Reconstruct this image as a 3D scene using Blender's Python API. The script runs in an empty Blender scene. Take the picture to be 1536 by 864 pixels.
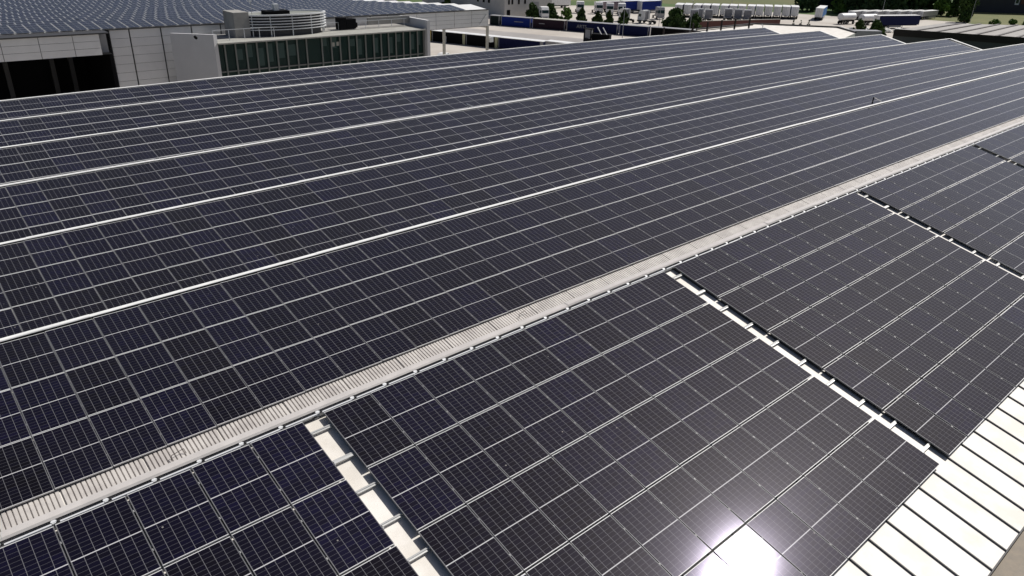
import bpy, bmesh, math, random
from mathutils import Vector, Matrix, Euler
random.seed(7)
R = math.radians
S = bpy.context.scene
COL = S.collection

# ---------------------------------------------------------------- camera
CAM = (-5.8918, -12.4724, 9.438)
YAW, PIT, ROL, FL = 0.83614, 0.44914, 0.03265, 1.4567
fw = Vector((math.cos(PIT)*math.cos(YAW), math.cos(PIT)*math.sin(YAW), -math.sin(PIT)))
rt = fw.cross(Vector((0, 0, 1))).normalized(); up = rt.cross(fw)
rt, up = rt*math.cos(ROL)+up*math.sin(ROL), -rt*math.sin(ROL)+up*math.cos(ROL)
cd = bpy.data.cameras.new("camera"); cam = bpy.data.objects.new("camera", cd); COL.objects.link(cam)
m = Matrix((rt, up, -fw)).transposed().to_4x4(); m.translation = Vector(CAM); cam.matrix_world = m
cd.sensor_width = 36; cd.lens = FL*18; cd.clip_start = .1; cd.clip_end = 5000
S.camera = cam
# ---------------------------------------------------------------- light
SUN_EL, SUN_AZ = 49.0, -2.0            # azimuth measured from +X towards +Y
sd = Vector((math.cos(R(SUN_EL))*math.cos(R(SUN_AZ)), math.cos(R(SUN_EL))*math.sin(R(SUN_AZ)), math.sin(R(SUN_EL))))
sl = bpy.data.lights.new("sun", 'SUN'); sl.energy = 4.2; sl.angle = R(.53); sl.color = (1, .965, .91)
so = bpy.data.objects.new("sun", sl); COL.objects.link(so)
so.rotation_euler = sd.to_track_quat('Z', 'Y').to_euler(); so.location = (0, 0, 60)
W = bpy.data.worlds.new("World"); S.world = W; W.use_nodes = True
nt = W.node_tree; bg = nt.nodes['Background']
sky = nt.nodes.new('ShaderNodeTexSky'); sky.sky_type = 'NISHITA'; sky.sun_disc = False
sky.sun_elevation = R(SUN_EL); sky.sun_rotation = R(90-SUN_AZ); sky.dust_density = 2.4; sky.air_density = .65; sky.ozone_density = .8; sky.altitude = 100
nt.links.new(sky.outputs[0], bg.inputs[0]); bg.inputs[1].default_value = .055
S.view_settings.view_transform = 'Standard'; S.view_settings.look = 'None'
S.view_settings.exposure = 0.16; S.view_settings.gamma = 1
S.cycles.use_denoising = True; S.cycles.max_bounces = 6; S.cycles.sample_clamp_indirect = 6

# ---------------------------------------------------------------- materials
MATS = {}
def mat(name, col, rough=.6, metal=0, spec=.5, noise=0, nscale=3, col2=None, coat=0, bump=0):
    if name in MATS: return MATS[name]
    m = bpy.data.materials.new(name); m.use_nodes = True; MATS[name] = m
    t = m.node_tree; b = t.nodes['Principled BSDF']
    b.inputs['Base Color'].default_value = (*col, 1); b.inputs['Roughness'].default_value = rough
    b.inputs['Metallic'].default_value = metal; b.inputs['Specular IOR Level'].default_value = spec
    b.inputs['Coat Weight'].default_value = coat
    if noise:
        tc = t.nodes.new('ShaderNodeTexCoord'); n = t.nodes.new('ShaderNodeTexNoise')
        n.inputs['Scale'].default_value = nscale; n.inputs['Detail'].default_value = 6; n.inputs['Roughness'].default_value = .65
        t.links.new(tc.outputs['Object'], n.inputs['Vector'])
        r = t.nodes.new('ShaderNodeValToRGB'); r.color_ramp.elements[0].position = .5-noise*.4-.05; r.color_ramp.elements[1].position = .62
        c2 = col2 or tuple(c*(1-noise) for c in col)
        r.color_ramp.elements[0].color = (*c2, 1); r.color_ramp.elements[1].color = (*col, 1)
        t.links.new(n.outputs[0], r.inputs[0]); t.links.new(r.outputs[0], b.inputs['Base Color'])
        if bump:
            bp = t.nodes.new('ShaderNodeBump'); bp.inputs['Strength'].default_value = bump; bp.inputs['Distance'].default_value = .05
            t.links.new(n.outputs[0], bp.inputs['Height']); t.links.new(bp.outputs[0], b.inputs['Normal'])
    return m

def glass_mat(name, cell, line_v, line_h, white_gap=0.0):
    """solar cells: UV in module units, u across the module (6 cells), v along it (18 half cells)"""
    m = bpy.data.materials.new(name); m.use_nodes = True; t = m.node_tree; N = t.nodes; L = t.links
    b = N['Principled BSDF']
    uv = N.new('ShaderNodeUVMap'); uv.uv_map = 'cells'
    sp = N.new('ShaderNodeSeparateXYZ'); L.new(uv.outputs[0], sp.inputs[0])
    def M(op, a, c=None, clamp=False):
        n = N.new('ShaderNodeMath'); n.operation = op; n.use_clamp = clamp
        for i, v in enumerate((a, c)):
            if v is None: continue
            if isinstance(v, (int, float)): n.inputs[i].default_value = v
            else: L.new(v, n.inputs[i])
        return n.outputs[0]
    u = M('FRACT', sp.outputs[0]); v = M('FRACT', sp.outputs[1])
    def lines(x, n, marg, w):       # distance to the nearest of n-1 inner lines, line of width w (in module units)
        y = M('MULTIPLY', M('DIVIDE', M('SUBTRACT', x, marg), 1-2*marg), n)
        d = M('ABSOLUTE', M('SUBTRACT', M('FRACT', M('ADD', y, .5)), .5))
        return M('LESS_THAN', d, w*n/2)
    lv = lines(u, 6, .012, .0075)
    lh = lines(v, 18, .01, .0034)
    ed = M('MAXIMUM', M('GREATER_THAN', M('ABSOLUTE', M('SUBTRACT', u, .5)), .4955), M('GREATER_THAN', M('ABSOLUTE', M('SUBTRACT', v, .5)), .4905))
    mid = M('LESS_THAN', M('ABSOLUTE', M('SUBTRACT', v, .5)), .0058)
    bright = M('MAXIMUM', ed, mid)
    # cell tone: slow drift, one tone per cell and per module
    oi = N.new('ShaderNodeObjectInfo'); at = N.new('ShaderNodeAttribute'); at.attribute_name = 'tint'
    tone = M('ADD', oi.outputs['Random'], at.outputs['Fac']); tone = M('FRACT', tone)
    wn = N.new('ShaderNodeTexWhiteNoise'); wn.noise_dimensions = '3D'
    cu = N.new('ShaderNodeCombineXYZ'); L.new(M('FLOOR', M('MULTIPLY', u, 6)), cu.inputs[0]); L.new(M('FLOOR', M('MULTIPLY', v, 18)), cu.inputs[1]); L.new(tone, cu.inputs[2])
    L.new(cu.outputs[0], wn.inputs[0])
    k = M('ADD', M('MULTIPLY', wn.outputs[0], .35), M('MULTIPLY', tone, .65))
    rp = N.new('ShaderNodeValToRGB'); L.new(k, rp.inputs[0])
    e = rp.color_ramp.elements; e[0].color = (cell[0]*.9, cell[1]*.85, cell[2]*.35, 1); e[1].color = (cell[0]*1.3, cell[1]*1.3, cell[2]*1.8, 1)
    e2 = rp.color_ramp.elements.new(.72); e2.color = (*cell, 1)
    def mix(f, a, c):
        n = N.new('ShaderNodeMix'); n.data_type = 'RGBA'; L.new(f, n.inputs[0])
        for i, v in ((6, a), (7, c)):
            if isinstance(v, tuple): n.inputs[i].default_value = (*v, 1)
            else: L.new(v, n.inputs[i])
        return n.outputs[2]
    c = mix(lh, rp.outputs[0], line_h); c = mix(lv, c, line_v); c = mix(bright, c, (.5, .5, .51))
    # thin dust
    tc = N.new('ShaderNodeTexCoord'); ge = N.new('ShaderNodeNewGeometry'); no = N.new('ShaderNodeTexNoise')
    no.inputs['Scale'].default_value = .35; no.inputs['Detail'].default_value = 5
    L.new(ge.outputs['Position'], no.inputs['Vector'])
    dm = M('MULTIPLY', M('SUBTRACT', no.outputs[0], .3, True), .014)
    sp2 = N.new('ShaderNodeTexVoronoi'); sp2.inputs['Scale'].default_value = 1.7
    L.new(ge.outputs['Position'], sp2.inputs['Vector'])
    spots = M('MULTIPLY', M('LESS_THAN', sp2.outputs['Distance'], .03), .5)
    c = mix(M('ADD', dm, spots), c, (.42, .40, .37))
    L.new(c, b.inputs['Base Color'])
    b.inputs['Roughness'].default_value = .085; b.inputs['IOR'].default_value = 1.31; b.inputs['Specular IOR Level'].default_value = .5
    b.inputs['Specular Tint'].default_value = (.78, .70, 1.0, 1)      # violet cast of the anti-reflective coating
    b.inputs['Coat Weight'].default_value = .045; b.inputs['Coat Roughness'].default_value = .34; b.inputs['Coat IOR'].default_value = 1.5
    b.inputs['Sheen Weight'].default_value = .13; b.inputs['Sheen Roughness'].default_value = .4; b.inputs['Sheen Tint'].default_value = (.9, .92, 1, 1)
    MATS[name] = m
    return m

glass_mat('solar_cells', (.0036, .0030, .0105), (.15, .15, .16), (.075, .075, .085))
mat('aluminium_frame', (.62, .62, .62), .5, .0); mat('side_frame', (.19, .19, .20), .5, .1); mat('clamp_grey', (.34, .34, .34), .5, .2)
mat('dark_back', (.02, .02, .02), .8)
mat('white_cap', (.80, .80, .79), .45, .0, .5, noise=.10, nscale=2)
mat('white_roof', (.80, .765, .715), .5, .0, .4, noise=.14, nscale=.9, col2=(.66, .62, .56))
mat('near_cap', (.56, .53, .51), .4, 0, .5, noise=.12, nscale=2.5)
mat('seam_grey', (.055, .055, .058), .6)
mat('sheet_beige', (.58, .55, .52), .5, 0, .4, noise=.18, nscale=1.6, col2=(.44, .41, .39))
mat('rail_alu', (.50, .50, .49), .45, .3)
mat('wall_plain', (.45, .45, .44), .7, noise=.1)
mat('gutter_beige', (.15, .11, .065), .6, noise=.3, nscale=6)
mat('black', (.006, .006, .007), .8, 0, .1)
mat('clad', (.72, .715, .71), .55, noise=.06, nscale=.5)
mat('clad_dark', (.04, .04, .043), .6)
mat('concrete', (.33, .32, .30), .85, noise=.18, nscale=.8)
mat('conc_light', (.46, .45, .40), .85, noise=.15, nscale=.8)
mat('win_glass', (.010, .030, .026), .08, 0, .5)
mat('mullion', (.17, .18, .17), .5)
mat('alu_white', (.72, .73, .74), .4, .2)
mat('tyre', (.015, .015, .015), .9)
mat('rubber', (.02, .02, .02), .8)
mat('steel_brown', (.045, .028, .022), .7)
mat('galv', (.35, .36, .37), .5, .4)

# ---------------------------------------------------------------- helpers
def tag(o, label=None, cat=None, group=None, kind=None):
    if label: o['label'] = label
    if cat: o['category'] = cat
    if group: o['group'] = group
    if kind: o['kind'] = kind
    return o
def empty(name, loc=(0, 0, 0), rz=0, label=None, cat=None, group=None):
    o = bpy.data.objects.new(name, None); COL.objects.link(o); o.location = loc; o.rotation_euler = (0, 0, rz)
    o.empty_display_size = .3
    return tag(o, label, cat, group)
class MB:
    def __init__(s): s.v = []; s.f = []; s.m = []; s.uv = {}; s.tint = []
    def box(s, x0, x1, y0, y1, z0, z1, mi=0, M=None):
        b = len(s.v)
        p = [(x0,y0,z0),(x1,y0,z0),(x1,y1,z0),(x0,y1,z0),(x0,y0,z1),(x1,y0,z1),(x1,y1,z1),(x0,y1,z1)]
        if M: p = [tuple(M @ Vector(q)) for q in p]
        s.v += p
        for f in ((0,3,2,1),(4,5,6,7),(0,1,5,4),(1,2,6,5),(2,3,7,6),(3,0,4,7)): s.f.append(tuple(b+i for i in f)); s.m.append(mi)
        return s
    def poly(s, pts, mi=0):
        b = len(s.v); s.v += [tuple(p) for p in pts]; s.f.append(tuple(range(b, b+len(pts)))); s.m.append(mi); return s
    def bar(s, a, c, w, h=None, mi=0):
        a = Vector(a); c = Vector(c); h = h or w; d = c-a; L = d.length
        q = d.to_track_quat('X', 'Z').to_matrix().to_4x4(); q.translation = a
        return s.box(0, L, -w/2, w/2, -h/2, h/2, mi, q)
    def cyl(s, a, c, r, n=12, r2=None, mi=0, cap=True):
        a = Vector(a); c = Vector(c); d = c-a; r2 = r if r2 is None else r2
        q = d.to_track_quat('Z', 'Y').to_matrix(); b = len(s.v)
        for k in range(n):
            t = 2*math.pi*k/n; s.v.append(tuple(a+q@Vector((math.cos(t)*r, math.sin(t)*r, 0)))); s.v.append(tuple(c+q@Vector((math.cos(t)*r2, math.sin(t)*r2, 0))))
        for k in range(n):
            j = (k+1)%n; s.f.append((b+2*k, b+2*j, b+2*j+1, b+2*k+1)); s.m.append(mi)
        if cap:
            s.f.append(tuple(b+2*k for k in reversed(range(n)))); s.m.append(mi)
            s.f.append(tuple(b+2*k+1 for k in range(n))); s.m.append(mi)
        return s
    def sweep(s, prof, xs, zf=None, mi=0, closed=True, caps=True):
        """profile in (y,z) swept along x, dz from zf(x)"""
        n = len(prof); b = len(s.v)
        for x in xs:
            dz = zf(x) if zf else 0
            for (y, z) in prof: s.v.append((x, y, z+dz))
        for i in range(len(xs)-1):
            for k in range(n if closed else n-1):
                j = (k+1)%n; s.f.append((b+i*n+k, b+(i+1)*n+k, b+(i+1)*n+j, b+i*n+j)); s.m.append(mi)
        if closed and caps:
            s.f.append(tuple(b+k for k in range(n))); s.m.append(mi)
            s.f.append(tuple(b+(len(xs)-1)*n+k for k in reversed(range(n)))); s.m.append(mi)
        return s
    def mesh(s, name, mats):
        me = bpy.data.meshes.new(name); me.from_pydata(s.v, [], s.f)
        for k in (mats if isinstance(mats, (list, tuple)) else [mats]): me.materials.append(MATS[k])
        me.polygons.foreach_set('material_index', s.m); me.update(); return me
    def build(s, name, mats, parent=None, bevel=0):
        o = bpy.data.objects.new(name, s.mesh(name, mats)); COL.objects.link(o); o.parent = parent
        if bevel:
            b = o.modifiers.new('bevel', 'BEVEL'); b.width = bevel; b.segments = 2; b.limit_method = 'ANGLE'
        return o
def kids(o, al): return [c for c in al if c.parent == o]
def copy_tree(root, loc, rz=None, label=None, group=None, rx=None):
    allo = list(COL.objects)
    def rec(o, par):
        c = o.copy(); COL.objects.link(c)
        if par: c.parent = par
        for k in [k for k in allo if k.parent == o]: rec(k, c)
        return c
    c = rec(root, None); c.location = loc
    if rz is not None: c.rotation_euler = (0, 0, rz)
    if label: c['label'] = label
    if group: c['group'] = group
    return c
def ordn(n): return f"{n}{'th' if 10 <= n % 100 <= 20 else {1:'st',2:'nd',3:'rd'}.get(n % 10,'th')}"

# ================================================================ the sawtooth roof
CA, CX = 1.5246e-4, 37.68
def cz(x): return -CA*((x-CX)**2-CX**2)
TH0, TH1 = 0.2229, 0.2161
PY, PZ = 7.912, -.2888
def ridge(k):                        # cap line of ridge k (0 is the nearest)
    if k == 0: return .19, .015
    return 8.099+.15+(k-1)*PY, -.309+.085+(k-1)*PZ-.0108*(k-1)**2
XL, XE = -16.0, [110, 104, 101.5, 98.6, 97.2, 96.4, 95.6]
RAISE = .115
GZ = -16.0
wh = empty('sawtooth_warehouse', (0, 0, 0), 0, 'long low warehouse whose sawtooth roof slopes are covered in dark solar panels', 'warehouse')
wh.location = (40, 20, GZ)
WI = Matrix.Translation((-40, -20, -GZ))
def wpart(mb, name, mats, bevel=0):
    mb.v = [(x-40, y-20, z-GZ) for x, y, z in mb.v]
    return mb.build(name, mats, wh, bevel)
def xs_range(a, b, st=2.0):
    n = max(1, int((b-a)/st)); return [a+(b-a)*i/n for i in range(n+1)]
seam_xs = [.36+.842*i for i in range(-20, 130)]
for k in range(0, 7):
    y, z = ridge(k); th = TH0 if k == 0 else TH1
    # roof surface lies RAISE below the module plane
    pz = (0 if k == 0 else z-.085) - RAISE
    py0 = .10 if k == 0 else y-.15
    slope_len = 11.06 if k == 0 else (PY-.12)/math.cos(th)
    yb, zb = py0-slope_len*math.cos(th), pz-slope_len*math.sin(th)
    x1 = XE[k]
    mb = MB(); mb.sweep([(py0+.1, pz+.02), (yb, zb)], xs_range(XL, x1), cz, closed=False)
    wpart(mb, 'roof_slope', 'white_roof')
    if k == 0:
        mb = MB(); mb.sweep([(.12, -.10), (-.03, -.125)], xs_range(XL, x1), cz, closed=False); wpart(mb, 'dark_gap_strip', 'seam_grey')  # grey strip laid over the white roof to darken the gap below the cap
    if k: mb = MB(); mb.sweep([(y-.06, z-.05), (y-.06, pz+.05), (y-.16, pz+.03)], xs_range(XL, x1), cz, closed=False); wpart(mb, 'dark_gap_strip', 'black')  # black strip added for the darkness of the gap between cap and panels
    # standing seams as narrow ribs
    if k <= 1:
        mb = MB()
        for sx in seam_xs:
            if sx > x1 or sx < XL or (k == 1): continue
            dz = cz(sx); h = .036; w = .021
            mb.v += [(sx-w, py0, pz+dz), (sx+w, py0, pz+dz), (sx+w*.7, py0, pz+h+dz), (sx-w*.7, py0, pz+h+dz),
                     (sx-w, yb, zb+dz), (sx+w, yb, zb+dz), (sx+w*.7, yb, zb+h+dz), (sx-w*.7, yb, zb+h+dz)]
            b = len(mb.v)-8
            for f in ((0,1,5,4),(1,2,6,5),(2,3,7,6),(3,0,4,7),(4,5,6,7)): mb.f.append(tuple(b+i for i in f)); mb.m.append(0)
        if mb.v: wpart(mb, 'standing_seams', 'seam_grey')
    # ridge cap, folded sheets each 3.4 m long with slightly lifted laps
    mb = MB(); xx = XL; rr = random.Random(k*11+3)
    capw = .15 if k == 0 else .125
    while xx < x1:
        xn = min(x1, xx+3.37); j = rr.uniform(-.006, .010)
        prof = [(y-.10, z-.02), (y-.07, z+.018+j), (y+capw-.07, z+.028+j), (y+capw-.05, z-.25)] if k == 0 else [(y-.095+j*.6, z-.062), (y-.09+j*1.2, z-.045+j), (y+.02, z-.028+j), (y+.045, z-.3)]
        mb.sweep([(a, c) for a, c in prof], xs_range(xx, xn+.02, 1.7), lambda x: cz(x), closed=False)
        xx = xn
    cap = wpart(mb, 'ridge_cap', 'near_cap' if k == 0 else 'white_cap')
    # glazed back wall under the ridge
    zv = ridge(k+1)[1]-.6-(PY-.2)*math.tan(TH1) if k < 6 else GZ
    mb = MB(); mb.sweep([(y+.04 if k else y+.12, z-.1), (y+.04 if k else y+.12, zv-.3)], [XL, 30, x1-.05], cz, closed=False)
    wpart(mb, 'rear_wall', 'wall_plain')
    # verge trim at the far end of the slope
    L = slope_len; d = Vector((0, -math.cos(th), -math.sin(th)))
    a = Vector((x1-.05, py0+.05, pz+RAISE+.01+cz(x1))); e = a+d*L
    mb = MB(); mb.bar(a, e, .34, .1); wpart(mb, 'verge_trim', 'white_cap')
    # gable triangle
    mb = MB(); mb.poly([(x1, a.y, a.z-.08), (x1, e.y, e.z-.08), (x1, e.y, GZ), (x1, a.y, GZ)]); wpart(mb, 'end_wall', 'wall_plain')
# eaves: drip line and box gutter of the nearest slope
yb, zb = .10-11.06*math.cos(TH0), -RAISE-11.06*math.sin(TH0)
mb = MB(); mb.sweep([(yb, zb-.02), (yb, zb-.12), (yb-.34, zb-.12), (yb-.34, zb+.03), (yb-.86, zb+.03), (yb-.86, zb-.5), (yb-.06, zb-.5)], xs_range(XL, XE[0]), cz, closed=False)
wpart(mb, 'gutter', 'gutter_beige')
mb = MB(); mb.sweep([(yb-.02, zb-.5), (yb-.02, GZ)], [XL, XE[0]], None, closed=False); wpart(mb, 'front_wall', 'wall_plain')
mb = MB(); mb.sweep([(yb+.012, zb+.004), (yb-.02, zb-.006), (yb-.02, zb-.1)], xs_range(XL, XE[0]), cz, closed=False); wpart(mb, 'drip_edge', 'seam_grey')
mb = MB(); mb.poly([(XL, -11, GZ), (XL, 48, GZ), (XL, 48, -3), (XL, -11, -3)]); wpart(mb, 'end_wall', 'wall_plain')
# ribbed sheets showing at the foot of the first sawtooth slope
y1, z1 = 8.099, -.309
def s1(x, s, dz=0): return (x, y1-s*math.cos(TH1)+dz*math.sin(-TH1), z1-s*math.sin(TH1)+cz(x)+dz*math.cos(TH1))
p0 = .354
j = -7
while p0+1.684*j < 106:
    xa, xb = p0+1.684*j+.012, p0+1.684*(j+1)-.012
    mb = MB(); n = 17; w = (xb-xa)/n; rr = random.Random(j)
    lift = rr.uniform(0, .008)
    pts = []
    for i in range(n):
        x = xa+i*w; pts += [(x, -.11), (x+w*.13, -.11), (x+w*.24, -.08), (x+w*.90, -.08), (x+w, -.11)]
    b = len(mb.v)
    for x, h in pts: mb.v.append(s1(x, 5.27, h+lift)); mb.v.append(s1(x, 8.05, h+lift))
    for i in range(len(pts)-1): mb.f.append((b+2*i, b+2*i+1, b+2*i+3, b+2*i+2)); mb.m.append(0)
    wpart(mb, 'ribbed_sheet', 'sheet_beige')
    j += 1

for xa, sa in ((-2.55, 5.62), (8.05, 5.55)):
    mb = MB(); P = [s1(xa, sa+.12, -.05), s1(xa+.05, sa+.02, .02), s1(xa+.34, sa-.03, .03), s1(xa+.36, sa+.06, -.05)]
    for a, c in zip(P, P[1:]): mb.bar(a, c, .011)
    wpart(mb, 'wire_loop', 'steel_brown')

# ================================================================ solar panels
PW, PL = 1.138, 1.742
def panel_meshes(w, l, tagname):
    # origin: centre of the module on its glass plane, x across, y up-slope, z normal
    fr = MB(); t = .006; h = .035
    for (x0, x1, y0, y1) in ((-w/2, w/2, l/2-t*2.2, l/2), (-w/2, w/2, -l/2, -l/2+t*2.2), (-w/2, -w/2+t, -l/2+t*2.2, l/2-t*2.2), (w/2-t, w/2, -l/2+t*2.2, l/2-t*2.2)):
        fr.box(x0, x1, y0, y1, -h, .002)
    fr.m = [1]*12+[0]*12
    fme = fr.mesh('frame', ['side_frame', 'aluminium_frame'])
    g = MB(); g.box(-w/2+t, w/2-t, -l/2+t*2.2, l/2-t*2.2, -.006, 0)
    gm = g.mesh('glass', 'solar_cells')
    uvl = gm.uv_layers.new(name='cells')
    for lp in gm.loops:
        v = gm.vertices[lp.vertex_index].co; uvl.data[lp.index].uv = ((v.x+w/2)/w*.996+.002, (v.y+l/2)/l*.996+.002)
    c = MB(); c.box(-.013, .013, -.022, .022, -.03, .006); c.cyl((0, 0, .006), (0, 0, .012), .006, 8)
    cm = c.mesh('clamp', 'clamp_grey')
    return fme, gm, cm
FM, GM, CM = panel_meshes(PW, PL, 'a')
slots = []    # (block, row, col, centre, theta, roll jitter)
def add_block(name, x0, cpitch, ncol, nrow, org, th, rp, s0=.0):
    for r in range(nrow):
        for c in range(ncol):
            s = s0+(r+.5)*rp; x = x0+(c+.5)*cpitch
            yy = org[0]-s*math.cos(th); zz = org[1]-s*math.sin(th)+cz(x)
            slots.append((name, r, c, Vector((x, yy, zz)), th))
add_block('L', -.475-1.168*12, 1.168, 12, 5, (0, 0), TH0, 1.785, .045)
add_block('M', 0.0, 1.156, 10, 5, (0, 0), TH0, 1.785, .045)
add_block('B', 12.07, 1.188, 10, 5, (0, 0), TH0, 1.795)
add_block('C', 24.45, 1.19, 10, 5, (0, 0), TH0, 1.795)
for q in range(5): add_block('D%d' % q, 36.9+12.3*q, 1.19, 10, 5, (0, 0), TH0, 1.795)
xo = [-3.62, -2.64, -3.0, -2.4, -3.2, -2.9]
for k in range(6):
    nn = int((XE[k+1]-.15-xo[k])/1.154)
    ee = ridge(k+1)
    add_block('S%d' % (k+1), xo[k]-2*1.154, 1.154, nn+2, 3, (ee[0]-.15, ee[1]-.085), TH1, 1.764)
def pxy(P):
    d = P-Vector(CAM); z = d.dot(fw)
    if z < .5: return None
    return (512+512*FL*d.dot(rt)/z, 288-512*FL*d.dot(up)/z, z)
cand = []
for i, (nm, r, c, P, th) in enumerate(slots):
    if nm[0] == 'S' and r == 3: continue
    d = (P-Vector(CAM)); n = Vector((0, -math.sin(th), math.cos(th)))
    ux = Vector((1, 0, 0)); uy = Vector((0, math.cos(th), math.sin(th)))
    cs = [pxy(P+ux*a*PW/2+uy*b*PL/2) for a in (-1, 1) for b in (-1, 1)]
    if any(q is None for q in cs): continue
    # clipped visible box
    x0 = max(0, min(q[0] for q in cs)); x1 = min(1024, max(q[0] for q in cs)); y0 = max(0, min(q[1] for q in cs)); y1 = min(576, max(q[1] for q in cs))
    if x1-x0 < 2 or y1-y0 < 1: continue
    full = (max(q[0] for q in cs)-min(q[0] for q in cs))*(max(q[1] for q in cs)-min(q[1] for q in cs))
    frac = (x1-x0)*(y1-y0)/full
    area = abs(d.normalized().dot(n))/d.length_squared*frac
    if nm[0] == 'S' and r == 2 and nm != 'S1': area *= .5
    if frac > .03: cand.append((area, i))
cand.sort(reverse=True)
chosen = set(i for a, i in cand[:300])
BN = {'L': 'at the left of the wide aisle', 'M': 'between the two nearest aisles', 'B': 'right of the second aisle', 'C': 'at the far right edge',
      **{'S%d' % q: f'on the {w} slope behind the strip' for q, w in enumerate(['', 'first', 'second', 'third', 'fourth', 'fifth', 'sixth']) if q}}
RN = ['top row', 'second row', 'third row', 'fourth row', 'bottom row']
rank = {}
for i in sorted(chosen, key=lambda i: (slots[i][0], slots[i][1], slots[i][2])):
    nm, r, c, P, th = slots[i]; rank[(nm, r)] = rank.get((nm, r), 0)+1
    n = rank[(nm, r)]
    rr = random.Random(i*7+1)
    tx, ty = rr.gauss(0, .0022), rr.gauss(0, .0022)
    if nm == 'M' and r == 4 and c in (3, 4, 5): tx, ty = {3: (-.004, .004), 4: (.001, -.002), 5: (-.003, .007)}[c]
    o = bpy.data.objects.new('solar_panel', None); COL.objects.link(o); o.empty_display_size = .3
    o.matrix_world = Matrix.Translation(P) @ Matrix.Rotation(th+tx, 4, 'X') @ Matrix.Rotation(ty, 4, 'Y')
    row = RN[r] if nm[0] != 'S' else ['top row', 'second row', 'third row'][r]
    tag(o, f"dark solar panel, {ordn(n)} from left, {row} {BN.get(nm, 'near the right edge')}", 'solar panel', 'solar panels on the sawtooth roof')
    for nme, me in (('frame', FM), ('glass', GM)):
        ch = bpy.data.objects.new(nme, me); COL.objects.link(ch); ch.parent = o
    for yy in (PL*.27, -PL*.27):
        ch = bpy.data.objects.new('clamp', CM); COL.objects.link(ch); ch.parent = o; ch.location = (PW/2+.012, yy, 0)

# all remaining modules as one object
V = []; F = []; UV = []; MI = []; TI = []
def quad(P, ux, uy, nn, w, l, uv=None, mi=0, tint=0, h=0):
    b = len(V)
    for a, c in ((-1, -1), (1, -1), (1, 1), (-1, 1)): V.append(tuple(P+ux*(a*w/2)+uy*(c*l/2)+nn*h))
    F.append((b, b+1, b+2, b+3)); UV.append(uv or [(0, 0)]*4); MI.append(mi); TI.append(tint)
def module(P, ux, uy, nn, w, l, rr):
    t = rr.random()
    j = Matrix.Rotation(rr.gauss(0, .002), 3, ux) @ Matrix.Rotation(rr.gauss(0, .002), 3, uy)
    ux, uy, nn = j@ux, j@uy, j@nn
    e = .003; quad(P, ux, uy, nn, w-.004, l-.034, [(e, e), (1-e, e), (1-e, 1-e), (e, 1-e)], 0, t, 0)
    quad(P, ux, uy, nn, w, l, None, 1, t, -.0035)
    b = len(V)  # side skirts
    for a, c in ((-1, -1), (1, -1), (1, 1), (-1, 1)):
        q = P+ux*(a*w/2)+uy*(c*l/2); V.append(tuple(q-nn*.0035)); V.append(tuple(q-nn*.04))
    for k in range(4):
        q = (k+1) % 4; F.append((b+2*k, b+2*k+1, b+2*q+1, b+2*q)); UV.append([(0, 0)]*4); MI.append(1); TI.append(t)
rr = random.Random(99)
for i, (nm, r, c, P, th) in enumerate(slots):
    if i in chosen: continue
    ux = Vector((1, 0, 0)); uy = Vector((0, math.cos(th), math.sin(th))); nn = ux.cross(uy)
    module(P, ux, uy, nn, PW, PL, rr)
# modules on the roof of the building opposite (four landscape rows on each low tooth)
def tooth(k):
    y0 = 85.15+4.45*k; zr = -1.92-.055*min(4.45*k, 30)-.012*max(0, 4.45*k-30); return y0, zr-.42, y0+4.25, zr
for k in range(22):
    ya, za, ybb, zbb = tooth(k); d = Vector((0, ybb-ya, zbb-za)); L = d.length; d.normalize()
    nn = Vector((1, 0, 0)).cross(d)
    ncol = int((70.6-3)/1.42)
    for c in range(-6, ncol):
        for r in range(4):
            x = 4.0+(c+.5)*1.42
            P = Vector((x, ya, za))+d*((r+.5)*L/4)+nn*.1
            quad(P, Vector((0, 1, 0))*0+d, Vector((-1, 0, 0)), nn, L/4-.05, 1.29, [(.003, .003), (.997, .003), (.997, .997), (.003, .997)], 0, rr.random(), 0)
            quad(P, d, Vector((-1, 0, 0)), nn, L/4-.03, 1.37, None, 2, 0, -.004)
me = bpy.data.meshes.new('solar_panel_field'); me.from_pydata(V, [], F)
me.materials.append(MATS['solar_cells']); me.materials.append(MATS['aluminium_frame']); me.materials.append(MATS['rail_alu'])
me.polygons.foreach_set('material_index', MI)
uvl = me.uv_layers.new(name='cells'); flat = []
for p, u in zip(me.polygons, UV):
    for a in u: flat += [a[0], a[1]]
uvl.data.foreach_set('uv', flat)
ta = me.attributes.new('tint', 'FLOAT', 'FACE'); ta.data.foreach_set('value', TI)
pf = bpy.data.objects.new('solar_panel_field', me); COL.objects.link(pf)
tag(pf, 'hundreds of further dark solar panels covering the distant roof slopes', 'solar panels', None, 'stuff')

# mounting rails across the aisles (two under every panel row)
def s0(x, s, h=0): return Vector((x, -s*math.cos(TH0)-h*math.sin(TH0), -s*math.sin(TH0)+cz(x)+h*math.cos(TH0)))
rowname = ['top', 'second', 'third', 'fourth', 'bottom']
for r in range(5):
    for q, f in enumerate((.225, .725)):
        s = (r+f)*1.791
        mb = MB()
        for i in range(-14, 100, 2):
            a = s0(i, s, -.068); c = s0(min(i+2, 100), s, -.068); mb.bar(a, c, .042, .05)
        o = mb.build('mounting_rail', 'rail_alu')
        tag(o, f"thin aluminium mounting rail under the {['upper', 'lower'][q]} half of the {rowname[r]} panel row", 'mounting rail', 'rails carrying the near panels')
        for ax in (-.24, 11.82, 24.2):
            st = MB()
            if q == 1 and r == 0: st.box(-.22, .22, -.075, .005, -.035, .008)
            else: st.box(-.21, .21, -.05, -.015, -.035, -.005)
            b = st.build('splice_plate', 'rail_alu', o); p = s0(ax, s, -.05); b.location = p; b.rotation_euler = (TH0, 0, 0)
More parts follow.
